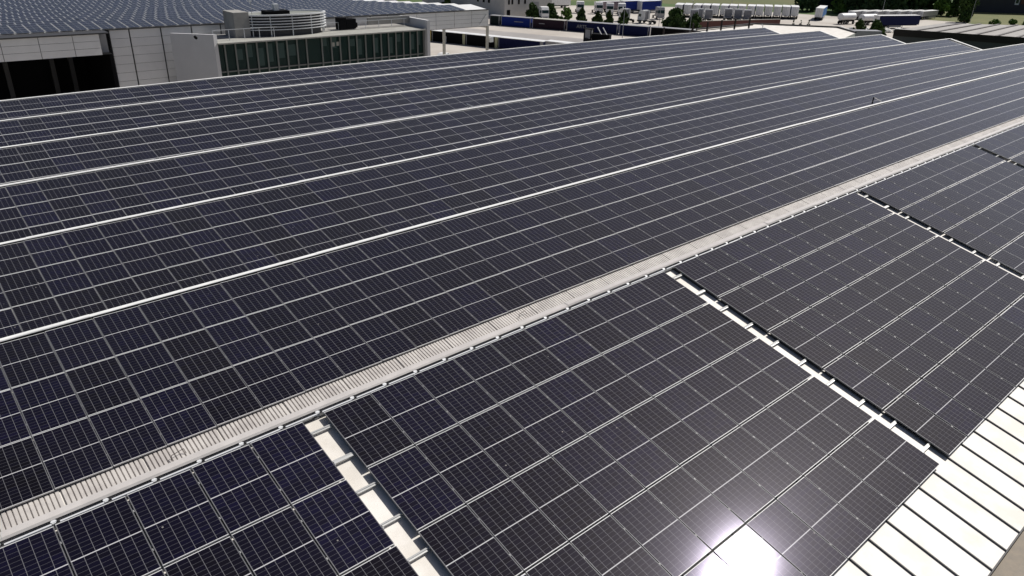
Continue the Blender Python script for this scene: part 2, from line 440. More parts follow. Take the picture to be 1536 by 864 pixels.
# rail with hooks along the head of the top row
mb = MB()
for i in range(-20, 120):
    a = .36+.842*i
    if a > 100 or a < -15: continue
    mb.bar(s0(a-.35, .012, -.03), s0(a+.36, .012, -.03), .04, .035)
o = mb.build('head_rail', 'alu_white'); tag(o, 'broken white rail running along the head of the nearest panel rows', 'mounting rail')
hk = MB(); hk.box(-.03, .03, -.03, .05, -.1, -.005); hk.box(-.045, .045, -.01, .03, -.02, .004)
hme = hk.mesh('rail_hook', 'alu_white')
for i in range(-17, 60):
    a = .36+.842*i
    b = bpy.data.objects.new('rail_hook', hme); COL.objects.link(b); b.parent = o; b.location = s0(a+.40, -.03, -.02); b.rotation_euler = (TH0, 0, 0)

# little arms standing on the ridges
def ridge_arm(x, k, label, closed=False):
    y, z = ridge(k); zz = z+cz(x)
    t = empty('safety_anchor', (x, y+.1, zz), 0, label, 'roof anchor', 'anchor arms on the ridges')
    if closed:
        MB().bar((.25, 0, .02), (-.95, .05, .42), .07, .05).build('crossbar', 'alu_white', t)
        MB().bar((-.92, .05, .40), (-.98, .05, -.2), .06, .06).build('strut', 'black', t)
    else:
        MB().bar((.12, 0, -.02), (-.42, .05, .22), .10, .05).build('arm', 'alu_white', t)
        MB().bar((-.28, .05, .14), (-.28, .05, -.1), .04, .04).build('strut', 'galv', t)
ridge_arm(44.6, 1, 'black and white bracket on the nearest ridge, right half of the roof', True)
ridge_arm(23.4, 3, 'nearest of the three small white arms lined up across the ridges')
ridge_arm(23.3, 4, 'middle one of the three small white arms lined up across the ridges')
ridge_arm(23.2, 5, 'farthest of the three small white arms lined up across the ridges')
t = empty('ridge_hook', (95.2, 47.9, ridge(6)[1]+cz(95.2)), 0, 'small curved dark pipe standing at the far end of the last ridge', 'roof pipe')
mb = MB(); P = [(0, 0, -.3), (0, 0, .25), (-.2, 0, .4), (-.45, 0, .3)]
for a, c in zip(P, P[1:]): mb.cyl(a, c, .05, 8)
mb.build('pipe', 'galv', t)
# rail of brown posts behind the last ridge
t = empty('guard_rail', (89, 50.5, -3.2), 0, 'brown steel post and rail fence behind the farthest ridge', 'railing')
tops = [(76, -1.5), (82.2, -1.3), (85.5, -1.28), (88.8, -1.2), (92.1, -1.17), (95.8, -1.16)]
for x, zt in tops: MB().box(x-89-.09, x-89+.09, -.09, .09, -2, zt+3.2).build('post', 'steel_brown', t)
for zr in (-.05, .55):
    mb = MB(); mb.bar((76-89, .12, zr+.2), (97-89, .12, zr+.35), .06, .1); mb.build('rail', 'steel_brown', t)

# ================================================================ building opposite (left background)
lb = empty('panelled_building', (40, 90, GZ), 0, 'pale clad industrial building opposite with solar panels on its low roof', 'building')
def lpart(mb, name, mats, bevel=0):
    mb.v = [(x-40, y-90, z-GZ) for x, y, z in mb.v]; return mb.build(name, mats, lb, bevel)
mb = MB()
for k in range(22):
    ya, za, ybb, zbb = tooth(k)
    y2, z2 = tooth(k+1)[:2]
    mb.poly([(-8, ya, za), (75, ya, za), (75, ybb, zbb), (-8, ybb, zbb)])
    mb.poly([(-8, ybb, zbb), (75, ybb, zbb), (75, y2, z2), (-8, y2, z2)])
    mb.poly([(75, ya, za), (75, y2, z2), (75, y2, -5.2), (75, ya, -5.2)]); 
    mb.poly([(75, ya, za), (75, ybb, zbb), (75, y2, z2)])
lpart(mb, 'roof', 'white_cap')
mb = MB(); mb.poly([(75, 182, -5), (75, 182, GZ), (-8, 182, GZ), (-8, 182, -5)]); mb.poly([(58.9, 85.4, -4.9), (58.9, 134, -5), (58.9, 134, GZ), (58.9, 85.4, GZ)])
mb.poly([(58.9, 85.4, -4.95), (75, 85.4, -4.95), (75, 134, -4.95), (58.9, 134, -4.95)])
lpart(mb, 'side_wall', 'clad')
mb = MB(); mb.box(18.5, 75.05, 84.85, 85.3, -2.42, -2.3); mb.box(-8, 18.2, 82.8, 85.2, -2.5, -2.36); lpart(mb, 'roof_edge', 'clad_dark')
# cladding boards of the main face, joints every 3.6 m and 0.92 m high
def cladding(x0, x1, y, ztop, zbot, n, name='cladding_panel', joints=None, joint_w=.10):
    js = [x0]+joints+[x1]
    for a, c in zip(js, js[1:]):
        mb = MB(); h = (ztop-zbot)/n
        for i in range(n): mb.box(a+joint_w/2, c-joint_w/2, y, y+.12, zbot+i*h+.025, zbot+(i+1)*h-.005)
        lpart(mb, name, 'clad')
    mb = MB(); mb.box(x0, x1, y+.14, y+.2, zbot, ztop); lpart(mb, 'joint_backing', 'clad_dark')
cladding(18.75, 58.9, 85, -2.42, -13, 11, joints=[20.95, 24.5, 28.1, 31.7, 35.3, 38.9, 42.5, 46.1, 49.7, 53.3, 56.2], joint_w=.16)
cladding(58.9, 75.0, 85, -2.42, -4.85, 4, joints=[61.3, 64.8, 68.3, 71.7], joint_w=.07)
mb = MB(); mb.box(75.0, 75.15, 85, 86.5, -4.85, -2.42); lpart(mb, 'end_cladding', 'clad')
mb = MB(); mb.bar((73.3, 84.97, -4.5), (74.7, 84.97, -3.0), .05); lpart(mb, 'brace', 'galv')
# protruding fascia over the loading recess
cladding(-8, 17.2, 83, -2.5, -4.75, 3, joints=[-3.3, .3, 3.9, 7.7, 11.2, 14.5], joint_w=.06)
mb = MB(); mb.poly([(16.9, 84.6, -2.5), (18.3, 84.6, -2.5), (18.3, 84.6, -4.75), (16.9, 84.6, -4.75)]); lpart(mb, 'fascia_return', mat('return_grey', (.30, .30, .31), .7).name)
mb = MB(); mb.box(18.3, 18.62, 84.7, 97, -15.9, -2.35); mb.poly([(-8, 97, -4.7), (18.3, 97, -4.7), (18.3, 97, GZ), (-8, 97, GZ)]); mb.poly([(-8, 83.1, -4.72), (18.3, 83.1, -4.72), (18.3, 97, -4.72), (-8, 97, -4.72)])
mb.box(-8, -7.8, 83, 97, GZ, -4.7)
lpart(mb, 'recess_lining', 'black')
for x in (-4, 2.6, 6.5, 9.2, 14.1, 16.2):
    mb = MB(); mb.box(x, x+.5, 95.5, 96, GZ, -4.8); lpart(mb, 'recess_column', 'clad_dark')
for x in (66.3, 75.0):
    mb = MB(); mb.box(x-.1, x+.28, 85.0, 85.3, GZ, -4.85); lpart(mb, 'column', 'conc_light')
mb = MB(); mb.box(75.5, 76.2, 84.9, 85.3, -7.4, -6.6); lpart(mb, 'lamp_box', 'alu_white')

# glazed office block in front of it
gb = empty('glazed_office_block', (43, 80, GZ), 0, 'low office block with a long dark glass front framed by grey end walls', 'office block')
def gpart(mb, name, mats, bevel=0):
    mb.v = [(x-43, y-80, z-GZ) for x, y, z in mb.v]; return mb.build(name, mats, gb, bevel)
mb = MB(); mb.poly([(28.0, 78, GZ), (28.45, 78.1, GZ), (25.0, 83.4, GZ), (24.55, 83.3, GZ)]); mb.poly([(28.0, 78, -2.65), (28.45, 78.1, -2.65), (25.3, 83.4, -2.88), (24.9, 83.3, -2.88)])
zz = lambda p: -2.65 if p[1] < 80 else -2.88
for a, c in (((28.0, 78), (28.45, 78.1)), ((28.45, 78.1), (25.3, 83.4)), ((25.3, 83.4), (24.9, 83.3)), ((24.9, 83.3), (28.0, 78))): mb.poly([(*a, GZ), (*c, GZ), (*c, zz(c)), (*a, zz(a))])
gpart(mb, 'end_wall', mat('render_grey', (.56, .56, .57), .75, noise=.05, nscale=.4).name)
mb = MB(); mb.box(58.1, 58.6, 77.9, 84.9, GZ, -2.5); gpart(mb, 'end_wall', mat('render_grey', (.56, .56, .57), .75, noise=.05, nscale=.4).name)
mb = MB(); mb.box(51.2, 58.1, 82.2, 82.5, -3.2, -2.25); gpart(mb, 'parapet', 'concrete')
mb = MB(); mb.box(28.4, 57.7, 77.7, 84.84, -3.78, -3.62)
mb.poly([(57.7, 77.7, -3.62), (58.1, 78.8, -3.62), (58.1, 84.8, -3.62), (57.7, 84.84, -3.62)])
gpart(mb, 'flat_roof', mat('roof_felt', (.36, .355, .325), .85, noise=.2, nscale=.6).name)
mb = MB(); mb.box(30, 57.5, 81.6, 84.8, -3.61, -3.56); gpart(mb, 'roof_walkway', 'concrete')
ms = [29.35, 30.64, 31.95, 33.29, 34.57, 35.87, 37.2, 38.55, 39.83, 41.99, 43.33, 44.6, 45.89, 47.1, 48.44, 49.69, 50.85, 52.03, 53.23, 54.45, 55.57, 56.82, 57.86]
for x in ms:
    mb = MB(); mb.box(x-.085, x+.085, 78.42, 78.56, GZ, -3.8); gpart(mb, 'mullion', 'mullion')
mb = MB(); mb.box(28.15, 58.1, 78.5, 78.6, -7.1, -6.95); gpart(mb, 'transom', 'mullion')
mb = MB(); mb.box(28.16, 58.08, 78.65, 78.72, GZ, -3.8); gpart(mb, 'glass_front', 'win_glass')
rr = random.Random(5); mat('blind', (.04, .075, .068), .8)
gaps = [i for i in range(len(ms)-1)]; rr.shuffle(gaps)
for i in gaps[:15]:
    a, c = ms[i]+.12, ms[i+1]-.12; z1_ = rr.uniform(-4.6, -3.9); mb = MB(); mb.box(a, a+(c-a)*rr.uniform(.5, 1), 78.61, 78.64, z1_-rr.uniform(.8, 2.2), z1_); gpart(mb, 'blind', 'blind')
mb = MB()
for x, z in ((43.45, -4.6), (44.15, -4.55)): mb.box(x, x+.42, 78.6, 78.63, z-.5, z)
gpart(mb, 'window_notice', 'conc_light')
mb = MB(); mb.cyl((25.9, 77.95, -2.75), (25.9, 77.6, -2.85), .16, 10); gpart(mb, 'wall_lamp', 'black')
# low rails on its roof
def handrail(x0, x1, y, z0, z1, step, label, name='handrail'):
    t = empty(name, (x0, y, z0), 0, label, 'railing')
    MB().bar((0, 0, z1-z0), (x1-x0, 0, z1-z0), .06).build('top_rail', 'alu_white', t)
    n = int((x1-x0)/step)
    for i in range(n+1): MB().box(i*step-.03, i*step+.03, -.03, .03, 0, z1-z0).build('post', 'alu_white', t)
handrail(28.6, 36.6, 79.6, -3.6, -2.4, 1.9, 'short white handrail on the office roof beside the round plant room')
handrail(44.4, 57.4, 82.0, -3.56, -2.6, 2.1, 'long white handrail on the office roof right of the round plant room')
# round louvred plant room
pr_ = empty('louvred_plant_room', (38.9, 82.2, -3.6), 0, 'rounded plant room wrapped in white horizontal louvres on the office roof', 'plant room')
def ell(a, bb, n=48): return [(a*math.cos(2*math.pi*i/n), bb*math.sin(2*math.pi*i/n)) for i in range(n)]
def ellband(a0, b0, a1, b1, z0, z1):
    mb = MB(); A = ell(a0, b0); B = ell(a1, b1); n = len(A)
    for P in ((A, z0), (A, z1), (B, z1), (B, z0)): mb.v += [(x, y, P[1]) for x, y in P[0]]
    for q in range(4):
        for i in range(n):
            j = (i+1) % n; a = q*n; b = ((q+1) % 4)*n; mb.f.append((a+i, a+j, b+j, b+i)); mb.m.append(0)
    return mb
mb = MB(); A = ell(5.0, 1.9); mb.v = [(x, y, 0) for x, y in A]+[(x, y, 2.35) for x, y in A]; n = len(A)
for i in range(n): mb.f.append((i, (i+1) % n, n+(i+1) % n, n+i)); mb.m.append(0)
mb.f.append(tuple(range(n, 2*n))); mb.m.append(0)
mb.build('core', mat('plant_core', (.05, .05, .055), .7).name, pr_)
mb = MB(); A = ell(5.45, 2.35); mb.v = [(x, y, 2.35) for x, y in A]+[(x, y, 2.42) for x, y in A]
mb.f = [tuple(range(n)), tuple(range(n, 2*n))]+[(i, (i+1) % n, n+(i+1) % n, n+i) for i in range(n)]; mb.m = [0]*(n+2)
mb.build('roof_disc', mat('plant_roof', (.22, .23, .21), .8).name, pr_)
for i in range(6): ellband(5.5, 2.25, 5.78, 2.5, .75+i*.33, .84+i*.33+(.08 if i == 5 else 0)).build('louvre', 'alu_white', pr_)
for a in range(0, 360, 30):
    x, y = 5.5*math.cos(R(a)), 2.28*math.sin(R(a)); MB().box(x-.05, x+.05, y-.05, y+.05, 0, 2.4).build('louvre_post', 'alu_white', pr_)
MB().box(-7.0, -5.1, -1.2, 2.0, 0, 2.9).build('side_box', 'concrete', pr_)
MB().box(-2.6, .5, -.8, .8, 2.42, 2.85).build('roof_hatch', 'black', pr_)
MB().box(-1.3, -.7, -.3, .3, 2.85, 3.6).build('vent_cap', 'alu_white', pr_)
t = empty('lamp_mast', (34.9, 82.6, -3.5), 0, 'thin mast with a small white head above the round plant room', 'mast')
MB().cyl((0, 0, 0), (0, 0, 3.9), .035, 8).build('mast', 'galv', t); MB().box(-.22, .12, -.1, .1, 3.8, 4.1).build('lamp_head', 'alu_white', t)
t = empty('air_conditioning_unit', (48.0, 82.2, -3.56), 0, 'black rooftop air conditioning unit in two boxes by the white handrail', 'air conditioner')
MB().box(-1.5, -.5, -.6, .6, 0, 1.55).build('tall_box', 'black', t, .03); MB().box(-.48, 1.0, -.6, .6, .1, 1.35).build('wide_box', 'black', t, .03); MB().box(1.0, 1.3, -.4, .4, .2, .8).build('side_duct', 'black', t)

# ================================================================ ground
def sheet(name, pts, z, m, kind='structure'):
    mb = MB(); mb.poly([(x, y, z) for x, y in pts]); o = mb.build(name, m); o['kind'] = kind; return o
mat('field_green', (.060, .115, .022), .95, noise=.5, nscale=.012, col2=(.055, .075, .022))
mat('field_far', (.085, .13, .03), .95, noise=.5, nscale=.02, col2=(.10, .10, .04))
mat('yard_concrete', (.50, .465, .42), .9, noise=.22, nscale=.06, col2=(.40, .36, .32))
mat('yard_grey', (.34, .32, .31), .9, noise=.25, nscale=.1)
mat('gravel', (.50, .47, .42), .95, noise=.35, nscale=.5)
mat('dry_grass', (.15, .15, .055), .95, noise=.55, nscale=.12, col2=(.085, .105, .03))
sheet('ground', [(-3000, -3000), (4000, -3000), (4000, 4000), (-3000, 4000)], GZ-.02, 'field_green')
sheet('yard', [(-60, -60), (70, 60), (280, 55), (300, 92), (291, 116), (275, 123), (266, 143), (243, 176), (211, 196), (165, 207), (130, 240), (-60, 240)], GZ-.012, 'yard_concrete')
sheet('lorry_park_lane', [(98, 150), (130, 100), (150, 112), (122, 178)], GZ-.008, 'yard_grey')
sheet('dry_meadow', [(292, 116), (300, 92), (300, 60), (420, 20), (520, 60), (420, 110), (330, 125)], GZ-.008, 'dry_grass')
sheet('brown_field', [(252, 185), (290, 150), (420, 200), (360, 280), (250, 215)], GZ-.014, mat('olive', (.12, .115, .04), .95, noise=.4, nscale=.02, col2=(.07, .10, .03)).name)
sheet('far_field', [(230, 205), (300, 255), (280, 400), (150, 420), (140, 250)], GZ-.016, 'field_far')

# ================================================================ vehicles
def ctr(w=2.5): return
def wheels(par, xs, w=2.5, r=.5):
    for x in xs:
        for s in (-1, 1):
            o = MB().cyl((x, s*(w/2-.32), r), (x, s*(w/2), r), r, 14).build('wheel', 'tyre', par)
            MB().cyl((x, s*(w/2+.002), r), (x, s*(w/2+.02), r), .26, 10).build('rim', 'galv', o)
def colmat(nm, c, rough=.45): return mat(nm, c, .75 if 'tarp' in nm else rough, 0, .15 if 'tarp' in nm else .5, noise=.12, nscale=1.5).name
colmat('blue_tarp', (.012, .03, .20)); colmat('navy_tarp', (.008, .012, .055)); colmat('sky_tarp', (.05, .13, .30)); colmat('maroon_tarp', (.035, .02, .03)); colmat('white_paint', (.80, .80, .80))
colmat('grey_paint', (.28, .28, .30)); colmat('pink_tarp', (.38, .30, .32)); colmat('teal_tarp', (.02, .07, .11)); colmat('dark_green_tarp', (.012, .02, .02)); colmat('grey_trailer', (.33, .33, .34))
colmat('red_brown', (.10, .02, .015)); colmat('yellow_paint', (.42, .30, .03)); colmat('cream_paint', (.42, .42, .26)); colmat('purple_tarp', (.03, .02, .10))
PROTO = {}
def trailer(x, y, hd, col, label, L=13.6, H=4.0, roof='white_paint', door='white_paint', group=None):
    """x,y centre of the rear doors, hd the heading of travel"""
    key = ('t', col, L, H, roof, door)
    if key in PROTO: return copy_tree(PROTO[key], (x, y, GZ), hd, label, group)
    t = empty('lorry_trailer', (x, y, GZ), hd, label, 'trailer', group); PROTO[key] = t
    MB().box(.08, L-.05, -1.24, 1.24, 1.15, H-.06).build('curtain_side', col, t)
    MB().box(0, L, -1.27, 1.27, H-.06, H+.02).build('roof', roof, t)
    d = MB().box(0, .07, -1.25, 1.25, 1.1, H-.07).build('rear_door', door, t)
    MB().box(-.03, 0, -.03, .03, 1.15, H-.2).box(-.03, 0, .5, .54, 1.15, H-.2).box(-.03, 0, -.54, -.5, 1.15, H-.2).build('lock_bar', 'grey_paint', d)
    MB().box(.1, L-.1, -.5, .5, .85, 1.14).box(0, .15, -1.2, 1.2, .5, .75).build('chassis', 'black', t)
    MB().box(3.8, 9.6, -1.22, -1.18, .45, 1.0).box(3.8, 9.6, 1.18, 1.22, .45, 1.0).build('side_guard', 'grey_paint', t)
    wheels(t, [1.6, 2.95, 4.3]); MB().box(10.4, 10.55, -.9, -.75, 0, 1).box(10.4, 10.55, .75, .9, 0, 1).build('landing_leg', 'galv', t)
    return t
def tractor(x, y, hd, label, col='white_paint', group=None):
    """cab; x,y under the rear axle, facing +x"""
    key = ('c', col)
    if key in PROTO: return copy_tree(PROTO[key], (x, y, GZ), hd, label, group)
    t = empty('lorry_tractor', (x, y, GZ), hd, label, 'lorry', group); PROTO[key] = t
    mb = MB(); pr = [(2.9, .9), (5.05, .9), (5.1, 1.9), (4.85, 2.9), (4.4, 3.75), (3.5, 3.85), (2.9, 3.85)]
    b = 0
    for s in (-1.22, 1.22): mb.v += [(px, s, pz) for px, pz in pr]
    n = len(pr); mb.f = [tuple(range(n)), tuple(range(2*n-1, n-1, -1))]+[(i, n+i, n+(i+1) % n, (i+1) % n) for i in range(n)]; mb.m = [0]*(n+2)
    cab = mb.build('cab', col, t, .06)
    MB().poly([(5.12, -1.1, 1.95), (5.12, 1.1, 1.95), (4.88, 1.1, 2.88), (4.88, -1.1, 2.88)]).build('windscreen', 'win_glass', cab)
    for s in (-1, 1): MB().box(3.7, 4.7, s*1.235-.01, s*1.235+.01, 1.95, 2.75).build('side_window', 'win_glass', cab)
    MB().box(5.08, 5.2, -1.2, 1.2, .4, .95).build('bumper', 'grey_paint', t)
    for s in (-1, 1): MB().box(5.19, 5.23, s*.95-.18, s*.95+.18, .62, .8).build('headlight', 'alu_white', t)
    MB().box(2.84, 2.9, -1.1, 1.1, 1.1, 3.5).build('rear_panel', 'grey_paint', t)
    for s in (-1, 1): MB().box(2.2, 2.9, s*1.2-.03, s*1.2+.03, 1.1, 3.8).build('side_fairing', col, t)
    MB().box(-1.1, 4.8, -.45, .45, .65, .95).box(-.5, .5, -.45, .45, .95, 1.15).build('chassis', 'black', t)
    wheels(t, [0, 4.1]); return t
def swap(x, y, hd, L, col, label, top='grey_trailer', H=2.65, text=None, group=None, mark=None):
    """container box standing on the ground, x,y its left end, hd its long direction (as seen from the roof)"""
    t = empty('container', (x, y, GZ), hd, label, 'container', group)
    MB().box(0, L, 0, 2.5, .12, H-.05).build('body', col, t)
    mb = MB()
    for i in range(int(L/.6)): mb.box(.3+i*.6, .38+i*.6, -.03, 0, .2, H-.15)
    mb.build('side_ribs', col, t)
    MB().box(-.04, L+.04, -.04, 2.54, H-.05, H+.05).build('roof', top, t)
    for a in (0, L-.16):
        MB().box(a, a+.16, -.05, .1, 0, H-.05).build('corner_post', 'grey_paint', t)
    if text:
        c = bpy.data.curves.new('lettering', 'FONT'); c.body = text; c.size = 1.25; c.extrude = .005; c.align_x = 'CENTER'
        tmp = bpy.data.objects.new('tmp_text', c); COL.objects.link(tmp); bpy.context.view_layer.update()
        me_ = bpy.data.meshes.new_from_object(tmp.evaluated_get(bpy.context.evaluated_depsgraph_get())); bpy.data.objects.remove(tmp)
        o = bpy.data.objects.new('lettering', me_); COL.objects.link(o); o.parent = t; o.location = (L*.3, -.06, 1.0); o.rotation_euler = (R(90), 0, 0); me_.materials.clear(); me_.materials.append(MATS['grey_trailer'])
    if mark: MB().box(L*mark[0], L*mark[1], -.05, -.04, 1.3, 1.5).build('faded_marking', 'grey_paint', t)
    return t
# far row of parked trailers, doors towards the roof
hd = math.atan2(30, 38)
import itertools
colseq = ['navy_tarp', 'maroon_tarp', 'purple_tarp', 'navy_tarp', 'teal_tarp', 'purple_tarp', 'blue_tarp', 'navy_tarp', 'blue_tarp', 'maroon_tarp', 'maroon_tarp', 'dark_green_tarp', 'sky_tarp', 'sky_tarp']
cn = {'navy_tarp': 'navy', 'maroon_tarp': 'dark maroon', 'purple_tarp': 'dark purple', 'teal_tarp': 'teal', 'blue_tarp': 'bright blue', 'dark_green_tarp': 'dark green', 'sky_tarp': 'light blue'}
for i, c in enumerate(colseq):
    f = i/13; x = 212.7+34.7*f; y = 150.6-23.1*f
    trailer(x, y, hd-.13+.03*math.sin(i*2.1), c, f"{cn[c]} trailer with white doors, {ordn(i+1)} from the left in the long parked row", L=7.8, group='trailers in the long row')
trailer(251.8, 121.0, hd-.28, 'sky_tarp', 'light blue curtain trailer with white doors standing apart right of the long row')
# tractors parked in front of them
for i, (x, y) in enumerate([(203.5, 137.2), (208.0, 138.4), (209.0, 135.4), (217.6, 133.9), (219.0, 131.3), (220.2, 128.6)]):
    tractor(x, y, hd+math.radians(4*math.sin(i)), f"white lorry cab seen from behind, {ordn(i+1)} from the left before the long trailer row", group='lorry cabs before the long row')
# left yard lorries
tractor(193.1, 178.0, hd+math.pi+.2, 'white lorry cab nearest the white office building, facing the roof')
tractor(197.1, 173.9, hd+math.pi+.35, 'white lorry cab in front of the pinkish trailer')
trailer(200.5, 174.8, hd-.85, 'pink_tarp', 'low pinkish trailer on the yard behind two white cabs', L=12, H=3.5)
tractor(198.7, 169.0, hd+math.pi+.1, 'left one of two white lorry cabs parked close side by side', group='cabs side by side')
tractor(201.6, 166.3, hd+math.pi+.1, 'right one of two white lorry cabs parked close side by side', group='cabs side by side')
trailer(204.6, 168.6, hd-.75, 'blue_tarp', 'bright blue curtain trailer with a white rear panel on the left yard', L=12.5)
trailer(210.6, 165.8, hd-.75, 'blue_tarp', 'dark blue curtain trailer behind the lone grey lorry cab', L=10)
tractor(203.8, 152.6, hd+math.pi+.3, 'lone grey and white lorry cab with rounded roof on open concrete', 'grey_trailer')
tractor(184.5, 147.4, hd+.6, 'white cab showing its grey back panel beside the small dark conifers')
tractor(187.5, 141.0, hd+.9, 'white cab with a tilted dark frame, nearest the round bush')
t = empty('box_van', (193, 193, GZ), hd-.9, 'white box lorry parked beside the office building', 'box lorry')
MB().box(0, 8.5, -1.25, 1.25, 1.0, 4.0).build('cargo_box', 'white_paint', t); MB().box(-2, -.05, -1.2, 1.2, .6, 3.0).build('cab', 'white_paint', t, .1); MB().box(-2.03, -1.99, -1, 1, 1.8, 2.7).build('windscreen', 'win_glass', t); MB().box(-1.9, 8.3, -.5, .5, .6, .98).build('chassis', 'black', t); wheels(t, [-1.1, 6.2])
tractor(180.5, 187, hd+math.pi, 'white lorry cab with open front parked against the office corner')
t1_ = tractor(166.5, 169.5, hd+math.pi+.5, 'white lorry cab half hidden between the two dark bushes')
# nearer row of containers, and dark row by the gate
dB = math.atan2(-.89, .46); px_, py_ = 140.5, 163.0
for L, col, lab, top, kw in ((3.0, 'dark_green_tarp', 'short dark green container at the left end of the row', 'grey_trailer', {}), (9.0, 'blue_tarp', 'royal blue container second in the long row', 'grey_trailer', dict(mark=(.45, .75))),
    (9.6, 'maroon_tarp', 'dark maroon container with a pale end post in the row', 'conc_light', dict(mark=(.2, .38))), (14.5, 'navy_tarp', 'long navy container with pale lettering on its side', 'grey_trailer', dict(text='ARTS')),
    (8.0, 'navy_tarp', 'navy container right of the lettered one', 'grey_trailer', {}), (10.5, 'black', 'black container with a beige end post', 'grey_trailer', {}), (12.0, 'navy_tarp', 'navy container behind the brown railing', 'galv', {})):
    swap(px_, py_, dB, L, col, lab, top, group=None, H=2.6, **kw)
    if col in ('maroon_tarp', 'black'):
        pass
    px_ += math.cos(dB)*(L+.6); py_ += math.sin(dB)*(L+.6)
dA = math.atan2(-23.9, 9.0); px_, py_ = 103.6, 148.5
for i, (L, pc, lab) in enumerate(((5.6, 'yellow_paint', 'black dock container with a yellow end post, leftmost under the gate'), (9.4, 'cream_paint', 'black dock container with thin cream end post left of the far column'), (8.6, 'cream_paint', 'black dock container with a pale yellow end post behind the far column'), (11.5, 'grey_paint', 'dark navy dock container at the right end of the gate row'))):
    t = swap(px_, py_, dA, L, 'black' if i < 3 else 'navy_tarp', lab, 'white_paint', H=2.5)
    MB().box(L-.7, L, -.12, 0, 0, 2.5).build('end_post', pc, t)
    px_ += math.cos(dA)*(L+.25); py_ += math.sin(dA)*(L+.25)
t = swap(px_+.3, py_-.2, dA-.05, 15, 'grey_trailer', 'white topped grey container with a dark arched marking', 'white_paint', H=2.7)
mb = MB()
for k in range(8):
    a0, a1 = math.pi*k/8, math.pi*(k+1)/8; mb.bar((4.6+.8*math.cos(a0), -.06, .7+.8*math.sin(a0)), (4.6+.8*math.cos(a1), -.06, .7+.8*math.sin(a1)), .04, .25)
mb.build('arched_marking', 'black', t)
# cream and yellow pillars, white bin, cars' tops seen under the gate
t = empty('white_cabinet', (106.6, 139.2, GZ), .3, 'white upright cabinet standing before the dark containers', 'cabinet'); MB().box(-.35, .35, -.3, .3, 0, 1.5).build('body', 'alu_white', t, .03); MB().box(-.3, .3, -.32, -.3, .1, 1.4).build('door', 'white_paint', t)
def bike(x, y, label):
    t = empty('small_car', (x, y, GZ), .4, label, 'car')
    mb = MB(); pr = [(-2, .35), (2, .35), (2.05, .8), (1.1, .95), (.5, 1.42), (-1.1, 1.42), (-1.8, .95), (-2.05, .8)]
    for s in (-.85, .85): mb.v += [(a, s, c) for a, c in pr]
    n = 8; mb.f = [tuple(range(n)), tuple(range(2*n-1, n-1, -1))]+[(i, n+i, n+(i+1) % n, (i+1) % n) for i in range(n)]; mb.m = [0]*(n+2)
    mb.build('body', 'white_paint', t, .08); MB().poly([(1.12, -.75, .97), (1.12, .75, .97), (.54, .7, 1.4), (.54, -.7, 1.4)]).build('windscreen', 'win_glass', t)
    MB().box(-1.1, .45, -.862, -.855, .95, 1.35).build('side_window', 'win_glass', t)
    for a in (-1.3, 1.3):
        for s in (-1, 1): MB().cyl((a, s*.7, .32), (a, s*.87, .32), .32, 12).build('wheel', 'tyre', t)
bike(91.5, 119.0, 'white car with dark windows just left of the near column'); bike(97.5, 116.6, 'white car with dark windows just right of the near column')
# telehandler-like loader seen over the ridge
t = empty('wheel_loader', (137.5, 122.0, GZ), dB, 'dark loader with a framed cab and two raised pale arms', 'loader')
mb = MB()
for a, c in (((0, -.9), (0, .9)), ((1.7, -.9), (1.7, .9))):
    for q in (a, c): mb.box(q[0]-.14, q[0]+.14, q[1]-.14, q[1]+.14, .6, 3.4)
mb.box(-.1, 1.8, -1, 1, 3.4, 3.55); mb.build('cab_frame', 'black', t); MB().box(.02, 1.68, -.9, .9, 1.2, 3.38).build('cab_glass', 'grey_trailer', t)
MB().box(1.9, 6.5, -1, 1, .7, 2.5).build('engine_body', 'black', t, .1)
for s in (3.6, 5.0): MB().bar((s+1.6, -.8, 1.2), (s-.4, -.8, 4.1), .22, .18).build('arm', 'alu_white', t)
for a in (.6, 4.6):
    for s in (-1, 1): MB().cyl((a, s*.9, .7), (a, s*1.3, .7), .7, 16).build('wheel', 'tyre', t)
# right side: long navy trailer, tankers, white trailer tops
trailer(247, 99.0, math.atan2(-6.7, 17.2), 'navy_tarp', 'long navy trailer with white roof beside the grey roofed shed', L=17, H=4.0)
def tanker(x, y, hd, label, group=None):
    t = empty('tank_trailer', (x, y, GZ), hd, label, 'tank trailer', group)
    mb = MB(); n = 16
    for xx, sc in ((0, .8), (.3, 1), (6.7, 1), (7, .8)):
        mb.v += [(xx, 1.22*sc*math.cos(2*math.pi*i/n), 2.3+1.1*sc*math.sin(2*math.pi*i/n)) for i in range(n)]
    for q in range(3):
        for i in range(n): j = (i+1) % n; mb.f.append((q*n+i, q*n+j, (q+1)*n+j, (q+1)*n+i)); mb.m.append(0)
    mb.f += [tuple(range(n)), tuple(range(3*n, 4*n))]; mb.m += [0, 0]
    mb.build('tank', 'white_paint', t); MB().box(.3, 6.8, -.5, .5, .8, 1.2).build('chassis', 'black', t); MB().box(1, 6, -.2, .2, 3.38, 3.5).build('walkway', 'galv', t); wheels(t, [1.3, 2.6, 5.6]); return t
tanker(248.0, 111.5, hd-.9, 'cream tank trailer nearest the sandy yard'); tanker(252.5, 106.5, hd-.9, 'cream tank trailer in front of the long navy trailer')
for i in range(7):
    trailer(266+4.6*i, 116.5-2.0*i, hd-.75, 'grey_trailer', f"low white topped trailer, {ordn(i+1)} from the left before the dark trees", L=11, H=2.9, group='white trailers before the dark trees')
